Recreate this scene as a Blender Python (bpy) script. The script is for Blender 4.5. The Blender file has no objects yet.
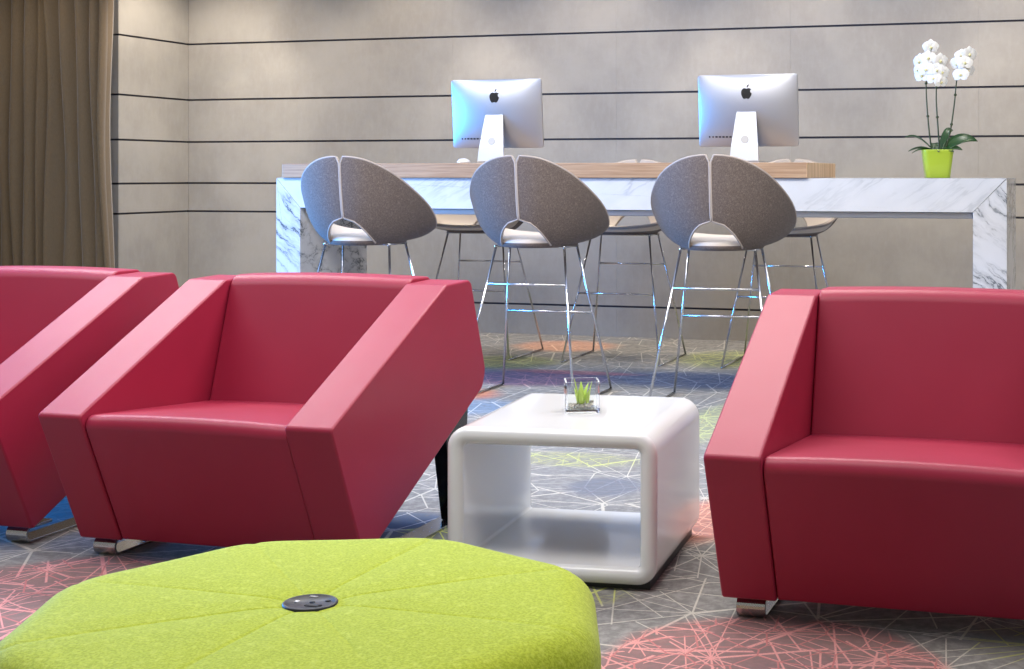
import bpy, bmesh, math, random
from mathutils import Vector, Matrix
random.seed(7)
PI = math.pi
C = bpy.context.scene.collection
sc = bpy.context.scene

# ------------------------------------------------------------------ materials
def srgb(r, g, b):
    f = lambda v: (v/255/12.92) if v/255 <= .04045 else ((v/255+.055)/1.055)**2.4
    return (f(r), f(g), f(b), 1)

def newmat(name, col=(.5, .5, .5, 1), rough=.5, metal=0., spec=.5):
    m = bpy.data.materials.new(name); m.use_nodes = True
    b = m.node_tree.nodes['Principled BSDF']
    b.inputs['Base Color'].default_value = col
    b.inputs['Roughness'].default_value = rough
    b.inputs['Metallic'].default_value = metal
    b.inputs['Specular IOR Level'].default_value = spec
    return m

class G:
    """tiny node-graph helper"""
    def __init__(s, m): s.t = m.node_tree; s.n = s.t.nodes; s.b = s.n['Principled BSDF']
    def node(s, kind, **kw):
        n = s.n.new(kind)
        for k, v in kw.items():
            if k == 'ins':
                for i, val in v.items():
                    if hasattr(val, 'is_output') or isinstance(val, bpy.types.NodeSocket): s.t.links.new(val, n.inputs[i])
                    else: n.inputs[i].default_value = val
            else: setattr(n, k, v)
        return n
    def math(s, op, a, b=0., clamp=False):
        n = s.node('ShaderNodeMath', operation=op, use_clamp=clamp, ins={0: a, 1: b}); return n.outputs[0]
    def mix(s, f, a, b):
        n = s.node('ShaderNodeMix', data_type='RGBA', ins={'Factor': f, 'A': a, 'B': b}) if False else s.n.new('ShaderNodeMix')
        n.data_type = 'RGBA'
        for sock, v in ((n.inputs[0], f), (n.inputs[6], a), (n.inputs[7], b)):
            if isinstance(v, bpy.types.NodeSocket): s.t.links.new(v, sock)
            else: sock.default_value = v
        return n.outputs[2]
    def ramp(s, f, lo, hi):
        n = s.node('ShaderNodeMapRange', interpolation_type='SMOOTHSTEP', ins={0: f, 1: lo, 2: hi}); return n.outputs[0]
    def noise(s, vec, scale, detail=2., rough=.5):
        n = s.node('ShaderNodeTexNoise', ins={'Vector': vec, 'Scale': scale, 'Detail': detail, 'Roughness': rough}); return n.outputs[0]
    def coord(s, which='Object'): return s.node('ShaderNodeTexCoord').outputs[which]
    def mapping(s, vec, scale=(1, 1, 1), rot=(0, 0, 0), loc=(0, 0, 0)):
        return s.node('ShaderNodeMapping', ins={0: vec, 1: loc, 2: rot, 3: scale}).outputs[0]
    def bump(s, h, strength, dist):
        n = s.node('ShaderNodeBump', ins={'Strength': strength, 'Distance': dist, 'Height': h}); s.t.links.new(n.outputs[0], s.b.inputs['Normal'])
    def col(s, c): s.t.links.new(c, s.b.inputs['Base Color'])

M = {}
# red leather
M['leather'] = m = newmat('red_leather', srgb(160, 34, 62), .44, 0, .42); g = G(m)
v = g.coord()
n1 = g.noise(v, 420, 3); n2 = g.noise(v, 3.2, 2)
g.col(g.mix(n2, srgb(146, 29, 56), srgb(160, 36, 66)))
h = g.math('ADD', g.math('MULTIPLY', n1, .25), g.math('MULTIPLY', n2, 6.0)); g.bump(h, .22, .003)
M['leather_seam'] = newmat('dark_red_seam', srgb(70, 12, 24), .6)
# green felt
def felt(name, a, b, c, sc_=320, bump=.5, rough=.95):
    m = newmat(name, a, rough, 0, .15); g = G(m); v = g.coord()
    n1 = g.noise(v, sc_, 2, .7); n2 = g.noise(v, sc_*.33, 3, .7)
    q = g.mix(g.ramp(n1, .36, .66), a, b); q = g.mix(g.ramp(n2, .5, .8), q, c)
    g.col(q); g.bump(n1, bump, .0015)
    g.b.inputs['Sheen Weight'].default_value = .15
    return m
M['green_felt'] = felt('lime_felt', srgb(152, 167, 34), srgb(180, 193, 56), srgb(190, 202, 78), 240)
M['grey_felt'] = felt('brown_grey_felt', srgb(86, 77, 73), srgb(118, 107, 102), srgb(130, 119, 114), 330)
M['beige'] = m = newmat('pale_beige_leather', srgb(206, 195, 182), .5); g = G(m); g.bump(g.noise(g.coord(), 200, 2), .1, .001)
M['trim_felt'] = newmat('pale_edge_felt', srgb(168, 157, 149), .8)
M['chrome'] = newmat('chrome', srgb(214, 214, 216), .18, 1)
M['dark_chrome'] = newmat('brushed_chrome', srgb(190, 188, 186), .2, 1)
M['black_gloss'] = newmat('gloss_black', srgb(10, 10, 11), .15)
M['black_plastic'] = newmat('black_plastic', srgb(34, 36, 42), .45)
M['dark_hole'] = newmat('dark_recess', srgb(6, 6, 7), .7)
M['white_gloss'] = newmat('white_lacquer', srgb(222, 223, 223), .16, 0, .5)
M['white_gloss'].node_tree.nodes['Principled BSDF'].inputs['Coat Weight'].default_value = .3
M['steel'] = newmat('satin_steel', srgb(150, 148, 146), .4, .8)
M['alu'] = newmat('satin_aluminium', srgb(184, 184, 187), .42, .85)
M['alu_white'] = newmat('pale_aluminium', srgb(194, 196, 198), .4, .5)
M['black'] = newmat('black_glass', srgb(5, 5, 6), .25)
M['mouse_white'] = newmat('white_plastic', srgb(240, 240, 240), .25)
M['lime_pot'] = m = newmat('lime_ceramic', srgb(166, 190, 56), .3)
M['soil'] = m = newmat('bark_soil', srgb(58, 44, 32), .9)
M['leaf'] = m = newmat('orchid_leaf', srgb(44, 92, 38), .35); g = G(m)
g.col(g.mix(g.noise(g.coord(), 14, 3), srgb(18, 48, 20), srgb(44, 84, 34)))
M['stem'] = newmat('orchid_stem', srgb(52, 66, 34), .5)
M['petal'] = m = newmat('white_petal', srgb(240, 239, 234), .55); m.node_tree.nodes['Principled BSDF'].inputs['Subsurface Weight'].default_value = .2
m.node_tree.nodes['Principled BSDF'].inputs['Subsurface Radius'].default_value = (.01, .01, .01)
M['lip'] = newmat('cream_lip', srgb(226, 214, 150), .5)
M['lime_leaf'] = newmat('succulent_green', srgb(178, 206, 92), .4)
M['pebble'] = m = newmat('pebble', srgb(190, 188, 180), .5); g = G(m)
g.col(g.mix(g.noise(g.coord(), 60, 2), srgb(120, 116, 108), srgb(222, 218, 210)))
M['glass'] = m = newmat('clear_glass', (.97, .99, .98, 1), .02); m.node_tree.nodes['Principled BSDF'].inputs['Transmission Weight'].default_value = 1.
m.node_tree.nodes['Principled BSDF'].inputs['IOR'].default_value = 1.16
# marble
def marble(name, base, vein, rot, strength, sc_=1.0, seed=0., wp=.14, pt=.34):
    m = newmat(name, base, .2, 0, .5); g = G(m); v = g.coord()
    v = g.mapping(v, (1, 1, 1), (0, rot, 0), (seed, seed*.7, 0))
    warp = g.node('ShaderNodeTexNoise', ins={'Vector': v, 'Scale': 2.2*sc_, 'Detail': 5., 'Roughness': .6})
    va = g.node('ShaderNodeVectorMath', operation='MULTIPLY_ADD', ins={0: warp.outputs[1], 1: (wp, wp, wp), 2: v}).outputs[0]
    st = g.mapping(va, (5.0*sc_, 1.6*sc_, .75*sc_))
    n = g.noise(st, 1.6, 5, .6)
    d = g.math('ABSOLUTE', g.math('SUBTRACT', n, .5))
    fine = g.math('SUBTRACT', 1., g.ramp(d, .0, .022))
    broad = g.math('SUBTRACT', 1., g.ramp(d, .0, .11))
    patch = g.ramp(g.noise(v, 1.9*sc_, 2), pt, pt+.25)
    f = g.math('MULTIPLY', g.math('ADD', g.math('MULTIPLY', fine, .75), g.math('MULTIPLY', broad, .35)), patch)
    f = g.math('MULTIPLY', f, strength, True)
    cloud = g.noise(v, 5, 4)
    q = g.mix(cloud, base, srgb(198, 201, 205))
    g.col(g.mix(f, q, vein)); return m
M['marble'] = marble('white_marble', srgb(222, 223, 225), srgb(146, 152, 156), -1.0, .6, .8, 0., .14, .43)
M['marble_leg'] = marble('veined_marble', srgb(218, 219, 221), srgb(104, 110, 114), .85, 1., 1.7, 3.3)
# oak
M['oak'] = m = newmat('pale_oak', srgb(176, 138, 100), .45); g = G(m); v = g.coord()
n = g.noise(g.mapping(v, (1.3, 18, 42)), 2.5, 4, .6)
n2 = g.noise(g.mapping(v, (.7, 3, 9)), 1.6, 2)
q = g.mix(g.ramp(n, .3, .7), srgb(156, 119, 86), srgb(192, 158, 124)); g.col(g.mix(g.math('MULTIPLY', n2, .5), q, srgb(168, 140, 114)))
g.bump(n, .1, .001)
M['oak_end'] = m = newmat('pale_oak_staves', srgb(186, 150, 112), .45); g = G(m); v = g.coord()
n = g.noise(g.mapping(v, (1, 38, 1.5)), 1.3, 2); g.col(g.mix(g.ramp(n, .35, .65), srgb(190, 154, 116), srgb(222, 190, 154)))
# curtain
M['curtain'] = m = newmat('olive_brown_fabric', srgb(108, 94, 74), .85, 0, .2); g = G(m)
n = g.noise(g.mapping(g.coord(), (160, 160, 60)), 1., 2); g.col(g.mix(n, srgb(98, 82, 59), srgb(120, 101, 75))); g.b.inputs['Sheen Weight'].default_value = .25
# wall tiles
def wall_mat(name, a, b):
    m = newmat(name, a, .55, 0, .35); g = G(m); v = g.coord()
    n1 = g.noise(v, 2.2, 6, .65); n2 = g.noise(g.mapping(v, (1, 1, .35)), 26, 4, .7)
    q = g.mix(g.ramp(n1, .3, .7), a, b); q = g.mix(g.math('MULTIPLY', g.ramp(n2, .4, .75), .35), q, srgb(176, 170, 162)); g.col(q)
    g.bump(n2, .05, .002); return m
M['wall'] = wall_mat('concrete_tile', srgb(158, 152, 142), srgb(173, 167, 156))
M['groove'] = newmat('dark_joint', srgb(52, 50, 58), .6)
M['plain_wall'] = newmat('plain_plaster', srgb(190, 186, 180), .8)
M['ceiling'] = newmat('white_ceiling', srgb(232, 231, 229), .9)
M['frame'] = newmat('window_frame_metal', srgb(90, 90, 92), .4, .6)

# carpet : network of thin lines over a grey pile with coloured patches
M['carpet'] = m = newmat('patterned_carpet', srgb(120, 121, 126), .95, 0, .1); g = G(m); v = g.coord()
pos = g.node('ShaderNodeSeparateXYZ', ins={0: v})
pxy = g.node('ShaderNodeCombineXYZ', ins={0: pos.outputs[0], 1: pos.outputs[1], 2: 0.}).outputs[0]
def edges(scale, w, rot, loc, sx=1.):
    vv = g.mapping(pxy, (sx, 1, 1), (0, 0, rot), loc)
    t = g.node('ShaderNodeTexVoronoi', voronoi_dimensions='2D', feature='DISTANCE_TO_EDGE', ins={'Vector': vv, 'Scale': scale, 'Randomness': 1.})
    return g.math('SUBTRACT', 1., g.ramp(t.outputs['Distance'], w*scale*.5, w*scale*1.15))
def fans(scale, n, w, rot, loc):
    vv = g.mapping(pxy, (1, 1, 1), (0, 0, rot), loc)
    t = g.node('ShaderNodeTexVoronoi', voronoi_dimensions='2D', feature='F1', ins={'Vector': vv, 'Scale': scale, 'Randomness': .9})
    d = g.node('ShaderNodeVectorMath', operation='SUBTRACT', ins={0: vv, 1: t.outputs['Position']}).outputs[0]
    sx = g.node('ShaderNodeSeparateXYZ', ins={0: d}); rr = g.node('ShaderNodeVectorMath', operation='LENGTH', ins={0: d}).outputs['Value']
    h = g.node('ShaderNodeSeparateColor', ins={0: t.outputs['Color']})
    an = g.math('ARCTAN2', sx.outputs[1], sx.outputs[0])
    ph = g.math('MULTIPLY', h.outputs[0], 6.283)
    wv = g.math('MULTIPLY', g.math('SINE', g.math('ADD', g.math('MULTIPLY', an, 2.), ph)), .28)
    q = g.math('ADD', g.math('MULTIPLY', g.math('ADD', an, wv), n/6.28318), g.math('MULTIPLY', h.outputs[1], 5.))
    fr = g.math('ABSOLUTE', g.math('SUBTRACT', g.math('FRACT', q), .5))
    dist = g.math('MULTIPLY', fr, g.math('MULTIPLY', rr, 6.28318/n))
    return g.math('SUBTRACT', 1., g.ramp(dist, w*.5, w*1.2))
W_ = .0030
L1 = edges(2.3, .0030, .3, (3.1, 1.7, 0)); F1 = fans(2.3, 11, W_, .3, (3.1, 1.7, 0))
F2 = fans(1.7, 9, W_, 1.9, (7.3, 4.4, 0)); L2 = edges(1.7, .0028, 1.9, (7.3, 4.4, 0))
L4 = edges(6.0, .0030, .8, (11.3, 2.2, 0)); L5 = edges(8.2, .0030, 1.9, (5.3, 12.2, 0), 1.2); F3 = fans(4.4, 10, .0030, 1.2, (2.3, 8.4, 0))
lines = g.math('MAXIMUM', g.math('MAXIMUM', L1, L2), g.math('MAXIMUM', F1, F2))
dense = g.math('MAXIMUM', g.math('MAXIMUM', L4, F3), L5)
fib = g.noise(v, 260, 2, .7); mott = g.noise(v, 34, 3, .7); big = g.noise(v, 1.4, 2)
base = g.mix(g.ramp(mott, .35, .7), srgb(120, 118, 115), srgb(146, 144, 140))
base = g.mix(g.math('MULTIPLY', g.ramp(big, .45, .7), .5), base, srgb(130, 132, 134))
linecol = srgb(206, 200, 186)
lc = g.mix(0., linecol, linecol)
wob = g.math('MULTIPLY', g.math('SUBTRACT', g.noise(v, 7, 3), .5), .55)
densemask = None
# (x, y, rx, ry, fill colour, fill strength, line colour, line strength, dense lines)
PATCH = [
 (-2.47, 3.02, .42, .42, srgb(140, 96, 98), .6, srgb(234, 158, 158), .95, 1.),
 (-.675, 3.02, .385, .37, srgb(142, 90, 90), .6, srgb(236, 160, 154), .95, 1.),
 (-1.14, 4.28, .13, .34, srgb(190, 112, 88), .6, srgb(232, 166, 136), .8, 1.),
 (-3.16, 8.36, .34, .30, srgb(198, 140, 112), .65, srgb(234, 190, 160), .8, .6),
 (-2.02, 7.15, .62, .30, srgb(66, 82, 116), .7, srgb(140, 152, 180), .6, .4),
 (-2.85, 6.98, .46, .30, srgb(96, 74, 110), .7, srgb(186, 110, 136), .7, .6),
 (-2.72, 7.25, .42, .08, srgb(166, 100, 102), .5, srgb(214, 130, 128), .7, .8),
 (-2.03, 8.02, .34, .42, srgb(140, 148, 102), .55, srgb(206, 212, 120), .8, .8),
 (-3.22, 7.55, .34, .30, srgb(88, 98, 62), .7, srgb(170, 180, 90), .7, .6),
 (-3.20, 3.92, .30, .34, srgb(84, 158, 178), .9, srgb(120, 190, 210), .6, .4),
 (-2.02, 3.93, .22, .20, srgb(72, 92, 122), .75, srgb(190, 196, 204), .7, 0.),
 (-1.60, 4.62, .15, .16, srgb(96, 103, 118), .65, srgb(120, 126, 140), .9, .7),
 (-1.88, 5.03, .30, .14, srgb(150, 152, 120), .35, srgb(206, 214, 110), .9, .5),
 (-1.58, 5.95, .16, .60, srgb(156, 164, 128), .55, srgb(206, 214, 130), .8, .8),
 (-1.88, 3.86, .12, .14, srgb(120, 126, 96), .4, srgb(196, 206, 80), .9, 0.),
 (-1.24, 3.42, .12, .10, srgb(120, 124, 110), .2, srgb(206, 212, 100), .9, .3),
 (-2.94, 6.36, .20, .22, srgb(204, 120, 92), .6, srgb(226, 150, 120), .7, .5),
 (-2.85, 6.05, .40, .26, srgb(112, 142, 172), .55, srgb(210, 216, 224), .6, 0.),
 (-.16, 3.32, .14, .14, srgb(110, 110, 100), .3, srgb(176, 180, 80), .9, 0.),
]
for pi_, (cx, cy, rx, ry, fc, fs, lcx, ls, dn) in enumerate(PATCH):
    d = g.mapping(pxy, (1/rx, 1/ry, 1), (0, 0, 0), (-cx/rx, -cy/ry, 0))
    ln = g.node('ShaderNodeVectorMath', operation='LENGTH', ins={0: d}).outputs['Value']
    mk = g.math('SUBTRACT', 1., g.ramp(g.math('ADD', ln, g.math('MULTIPLY', wob, .35)), .90 if pi_ < 2 else .62, 1.04 if pi_ < 2 else 1.18))
    grain = g.math('MULTIPLY', mk, g.ramp(mott, .15, .55))
    base = g.mix(g.math('MULTIPLY', grain, fs), base, fc)
    lc = g.mix(g.math('MULTIPLY', mk, ls), lc, lcx)
    if dn:
        q = g.math('MULTIPLY', mk, dn)
        densemask = q if densemask is None else g.math('MAXIMUM', densemask, q)
la = g.math('MAXIMUM', lines, g.math('MULTIPLY', dense, densemask))
la = g.math('MULTIPLY', la, g.ramp(fib, .2, .5))
la = g.math('MULTIPLY', la, .72)
lc = g.mix(g.math('MULTIPLY', g.math('MULTIPLY', L5, densemask), .7), lc, g.mix(1., srgb(186, 70, 74), srgb(186, 70, 74)) if False else g.node('ShaderNodeVectorMath', operation='MULTIPLY', ins={0: lc, 1: (.62, .34, .36)}).outputs[0])
g.col(g.mix(la, base, lc))
g.bump(g.math('ADD', fib, g.math('MULTIPLY', la, .6)), .5, .002)

# ------------------------------------------------------------------ mesh helpers
def link(name, bm, mat, parent=None, smooth=True, wn=False, loc=None):
    bmesh.ops.recalc_face_normals(bm, faces=bm.faces[:])
    me = bpy.data.meshes.new(name); bm.to_mesh(me); bm.free()
    for mm in (mat if isinstance(mat, (list, tuple)) else [mat]): me.materials.append(mm)
    if smooth:
        for p in me.polygons: p.use_smooth = True
    o = bpy.data.objects.new(name, me); C.objects.link(o)
    if parent is not None: o.parent = parent
    if loc is not None: o.location = loc
    if wn:
        w = o.modifiers.new('wn', 'WEIGHTED_NORMAL'); w.keep_sharp = True; w.weight = 90
    return o
def tag(o, label, cat, group=None, kind=None):
    if label: o['label'] = label
    if cat: o['category'] = cat
    if group: o['group'] = group
    if kind: o['kind'] = kind
    return o
def thing(name, label, cat, loc=(0, 0, 0), rz=0, group=None):
    o = bpy.data.objects.new(name, None); C.objects.link(o); o.empty_display_size = .1
    o.location = loc; o.rotation_euler = (0, 0, rz); return tag(o, label, cat, group)
def struct(name, bm, mat, **kw):
    o = link(name, bm, mat, **kw); o['kind'] = 'structure'; return o
def copy_tree(o, parent=None):
    c = o.copy(); C.objects.link(c)
    if parent is not None: c.parent = parent
    for ch in list(o.children): copy_tree(ch, c)
    return c
def box(bm, x0, x1, y0, y1, z0, z1, bev=0, seg=2):
    r = bmesh.ops.create_cube(bm, size=1)
    vs = r['verts']
    bmesh.ops.scale(bm, vec=(x1-x0, y1-y0, z1-z0), verts=vs)
    bmesh.ops.translate(bm, vec=((x0+x1)/2, (y0+y1)/2, (z0+z1)/2), verts=vs)
    if bev:
        es = list({e for vv in vs for e in vv.link_edges})
        bmesh.ops.bevel(bm, geom=es, offset=bev, segments=seg, affect='EDGES', profile=.5)
    return bm
def nbm(): return bmesh.new()
def round_poly(pts, rad, seg=5):
    """2D closed polygon with rounded corners; rad scalar or per-corner list"""
    out = []; n = len(pts)
    for i in range(n):
        p0, p, p1 = Vector(pts[i-1]), Vector(pts[i]), Vector(pts[(i+1) % n])
        r = rad[i] if isinstance(rad, (list, tuple)) else rad
        a = (p0-p).normalized(); b = (p1-p).normalized()
        ang = a.angle(b)
        t = min(r/math.tan(ang/2), .48*min((p0-p).length, (p1-p).length)) if r > 0 else 0
        if t <= 1e-6: out.append(p.copy()); continue
        r2 = t*math.tan(ang/2)
        c = p+(a+b).normalized()*(r2/math.sin(ang/2))
        s = p+a*t-c; e = p+b*t-c
        a0 = math.atan2(s.y, s.x); a1 = math.atan2(e.y, e.x); da = (a1-a0+PI) % (2*PI)-PI
        for k in range(seg+1):
            q = a0+da*k/seg; out.append(c+Vector((math.cos(q), math.sin(q)))*r2)
    return out
def offs(poly, d):
    n = len(poly); A = sum(poly[i-1].x*poly[i].y-poly[i].x*poly[i-1].y for i in range(n))
    sg = 1 if A > 0 else -1; out = []
    for i in range(n):
        p0, p, p1 = poly[i-1], poly[i], poly[(i+1) % n]
        t0 = (p-p0); t1 = (p1-p)
        t0 = t0.normalized() if t0.length > 1e-9 else t1.normalized(); t1 = t1.normalized() if t1.length > 1e-9 else t0
        nn = Vector((-(t0.y+t1.y), t0.x+t1.x))*sg
        if nn.length < 1e-9: out.append(p.copy()); continue
        nn.normalize(); cs = max(.5, nn.dot(Vector((-t0.y, t0.x))*sg))
        out.append(p+nn*(d/cs))
    return out
def extrude(bm, poly, a0, a1, r, axis='x', nseg=4, nmid=1, warp=None):
    """rounded extrusion of a 2D profile; axis x: poly=(y,z); axis y: poly=(x,z); axis z: poly=(x,y)"""
    st = []
    for k in range(nseg+1):
        q = k/nseg*PI/2; st.append((a0+r*(1-math.cos(q)) if False else a0+r*(1-math.sin(q*1.)) if False else a0+r*(1-math.cos(q)), r*(1-math.sin(q))))
    for k in range(1, nmid): st.append((a0+r+(a1-a0-2*r)*k/nmid, 0))
    for k in range(nseg, -1, -1):
        q = k/nseg*PI/2; st.append((a1-r*(1-math.cos(q)), r*(1-math.sin(q))))
    rings = []
    for (a, ins) in st:
        pl = offs(poly, ins) if ins > 1e-9 else poly
        ring = []
        for p in pl:
            co = Vector((a, p.x, p.y)) if axis == 'x' else Vector((p.x, a, p.y)) if axis == 'y' else Vector((p.x, p.y, a))
            if warp: co = warp(co)
            ring.append(bm.verts.new(co))
        rings.append(ring)
    n = len(poly)
    for i in range(len(rings)-1):
        for j in range(n):
            bm.faces.new((rings[i][j], rings[i][(j+1) % n], rings[i+1][(j+1) % n], rings[i+1][j]))
    bm.faces.new(rings[0]); bm.faces.new(rings[-1]); return bm
def tube(bm, pts, r, sides=10, caps=True, bend=0.):
    pts = [Vector(p) for p in pts]
    rs = r if isinstance(r, (list, tuple)) else [r]*len(pts)
    if bend:
        q = [pts[0]]; rr = [rs[0]]
        for i in range(1, len(pts)-1):
            a = (pts[i-1]-pts[i]); b = (pts[i+1]-pts[i]); t = min(bend, .45*a.length, .45*b.length)
            A = pts[i]+a.normalized()*t; B = pts[i]+b.normalized()*t
            for k in range(6):
                u = k/5; q.append(A*(1-u)**2+pts[i]*2*u*(1-u)+B*u*u); rr.append(rs[i])
        q.append(pts[-1]); rr.append(rs[-1]); pts, rs = q, rr
    rings = []; up = None
    for i, p in enumerate(pts):
        d = (pts[min(i+1, len(pts)-1)]-pts[max(i-1, 0)]).normalized()
        if up is None: up = d.orthogonal().normalized()
        up = (up-d*up.dot(d)).normalized(); s = d.cross(up)
        rings.append([bm.verts.new(p+(up*math.cos(2*PI*k/sides)+s*math.sin(2*PI*k/sides))*rs[i]) for k in range(sides)])
    for i in range(len(rings)-1):
        for k in range(sides):
            bm.faces.new((rings[i][k], rings[i][(k+1) % sides], rings[i+1][(k+1) % sides], rings[i+1][k]))
    if caps: bm.faces.new(rings[0]); bm.faces.new(rings[-1])
    return bm
def lathe(bm, prof, cx=0, cy=0, n=24):
    rings = []
    for (r, z) in prof:
        rings.append([bm.verts.new((cx+r*math.cos(2*PI*k/n), cy+r*math.sin(2*PI*k/n), z)) for k in range(n)])
    for i in range(len(rings)-1):
        for k in range(n): bm.faces.new((rings[i][k], rings[i][(k+1) % n], rings[i+1][(k+1) % n], rings[i+1][k]))
    bm.faces.new(rings[0]); bm.faces.new(rings[-1]); return bm

# ------------------------------------------------------------------ setting
WY = 8.92; WX = -6.224; PY = 8.162; HC = 2.75
bm = nbm(); box(bm, -8.2, 3.2, -1.2, 9.1, -.1, 0); struct('floor', bm, M['carpet'], smooth=False)
# back wall: rows of large tiles between recessed joints, with hairline seams
ROWS = [0, .197, .794, .993, 1.284, 1.582, 1.977, 2.40, HC]
SEAMS = [-5.348, -4.178, -3.02, -1.87, -.71, .46, 1.63, 2.8]
def tiled(bm, xs, y0, y1, along='x'):
    for i in range(len(ROWS)-1):
        z0 = ROWS[i]+(.0065 if i else 0); z1 = ROWS[i+1]-.0065
        for j in range(len(xs)-1):
            a, b = xs[j]+.0003, xs[j+1]-.0003
            if along == 'x': box(bm, a, b, y0, y1, z0, z1)
            else: box(bm, y0, y1, a, b, z0, z1)
bm = nbm(); tiled(bm, [WX]+SEAMS+[3.2], WY, WY+.05)
n0 = len(bm.faces); box(bm, WX-.05, 3.2, WY+.012, WY+.1, 0, HC)
bm.faces.ensure_lookup_table()
for f in bm.faces[n0:]: f.material_index = 1
struct('wall_back', bm, [M['wall'], M['groove']], smooth=False)
bm = nbm(); tiled(bm, [PY, WY-.001], WX-.05, WX, 'y')
n0 = len(bm.faces); box(bm, WX-.09, WX-.012, PY+.012, WY-.001, 0, HC)
bm.faces.ensure_lookup_table()
for f in bm.faces[n0:]: f.material_index = 1
struct('wall_left_return', bm, [M['wall'], M['groove']], smooth=False)
bm = nbm(); tiled(bm, [-8.0, WX-.0915], PY, PY+.05)
n0 = len(bm.faces); box(bm, -8.0, WX-.0915, PY+.012, PY+.09, 0, HC)
bm.faces.ensure_lookup_table()
for f in bm.faces[n0:]: f.material_index = 1
struct('wall_left_pier', bm, [M['wall'], M['groove']], smooth=False)
bm = nbm(); box(bm, WX-.0912, WX-.001, PY-.0, PY+.0118, 0, HC)
# the pier's end: same tiles, closing the corner
bm.free(); bm = nbm(); tiled(bm, [WX-.09, WX-.0008], PY-.004, PY+.011)
struct('trim_1', bm, [M['wall'], M['groove']], smooth=False)
# window wall far to the left, glazing bays in a metal frame
bm = nbm(); box(bm, -8.0, -7.9, -1.2, 8.16, 0, .12); box(bm, -8.0, -7.9, -1.2, 8.16, 2.6, HC); box(bm, -8.0, -7.9, 7.6, 8.16, .12, 2.6)
struct('wall_left', bm, M['plain_wall'], smooth=False)
bm = nbm()
for k in range(7):
    y = -1.2+k*1.46; box(bm, -7.97, -7.91, y, y+.06, .12, 2.6, .004, 1)
box(bm, -7.97, -7.91, -1.2, 7.6, .12, .17); box(bm, -7.97, -7.91, -1.2, 7.6, 2.55, 2.6)
struct('window_1', bm, M['frame'], smooth=False)
bm = nbm(); box(bm, -8.2, 3.2, -1.2, 9.1, HC, HC+.1); struct('ceiling', bm, M['ceiling'], smooth=False)

bm = nbm(); box(bm, -7.895, -6.35, 6.45, 6.70, 0, HC-.001); struct('unseen_light_blocker', bm, M['plain_wall'], smooth=False)  # added out-of-view slab that keeps blue window light off curtain and left wall
# curtain
def curtain():
    bm = nbm(); nz = 26; rnd = random.Random(5)
    cur = []; u = -8.0 if False else -7.9
    folds = []; x = -7.6
    while x < -6.0:
        w = rnd.uniform(.075, .15); folds.append((x, w, rnd.uniform(.04, .095))); x += w
    pts = []
    for (x, w, a) in folds:
        for k in range(10):
            t = k/10; s = math.sin(t*2*PI)+.18*math.sin(t*4*PI+w*40)
            pts.append((x+w*(t+.05*math.sin(2*PI*t)), a*.78*s))
    x1 = pts[-1][0]; rows = []
    for iz in range(nz+1):
        z = .02+(HC-.03)*iz/nz; row = []
        k = 1-.035*(z/HC)          # gathers a little tighter at the top
        for i, (px_, py_) in enumerate(pts):
            swing = .02*math.sin(z*2.1+px_*9)+.012*math.sin(z*3.7+px_*23)
            row.append(bm.verts.new((-7.6+(px_+7.6)*k*(1.515/(x1+7.6))+swing*.35, 7.93+py_*(1-.18*math.sin(z*1.6+px_*5))+swing*.5, z)))
        rows.append(row)
    for i in range(nz):
        for j in range(len(pts)-1): bm.faces.new((rows[i][j], rows[i][j+1], rows[i+1][j+1], rows[i+1][j]))
    o = link('curtain', bm, M['curtain'])
    s = o.modifiers.new('thick', 'SOLIDIFY'); s.thickness = .004
    return tag(o, 'full-height olive brown pleated curtain hanging at the left wall', 'curtain')
curtain()

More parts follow.
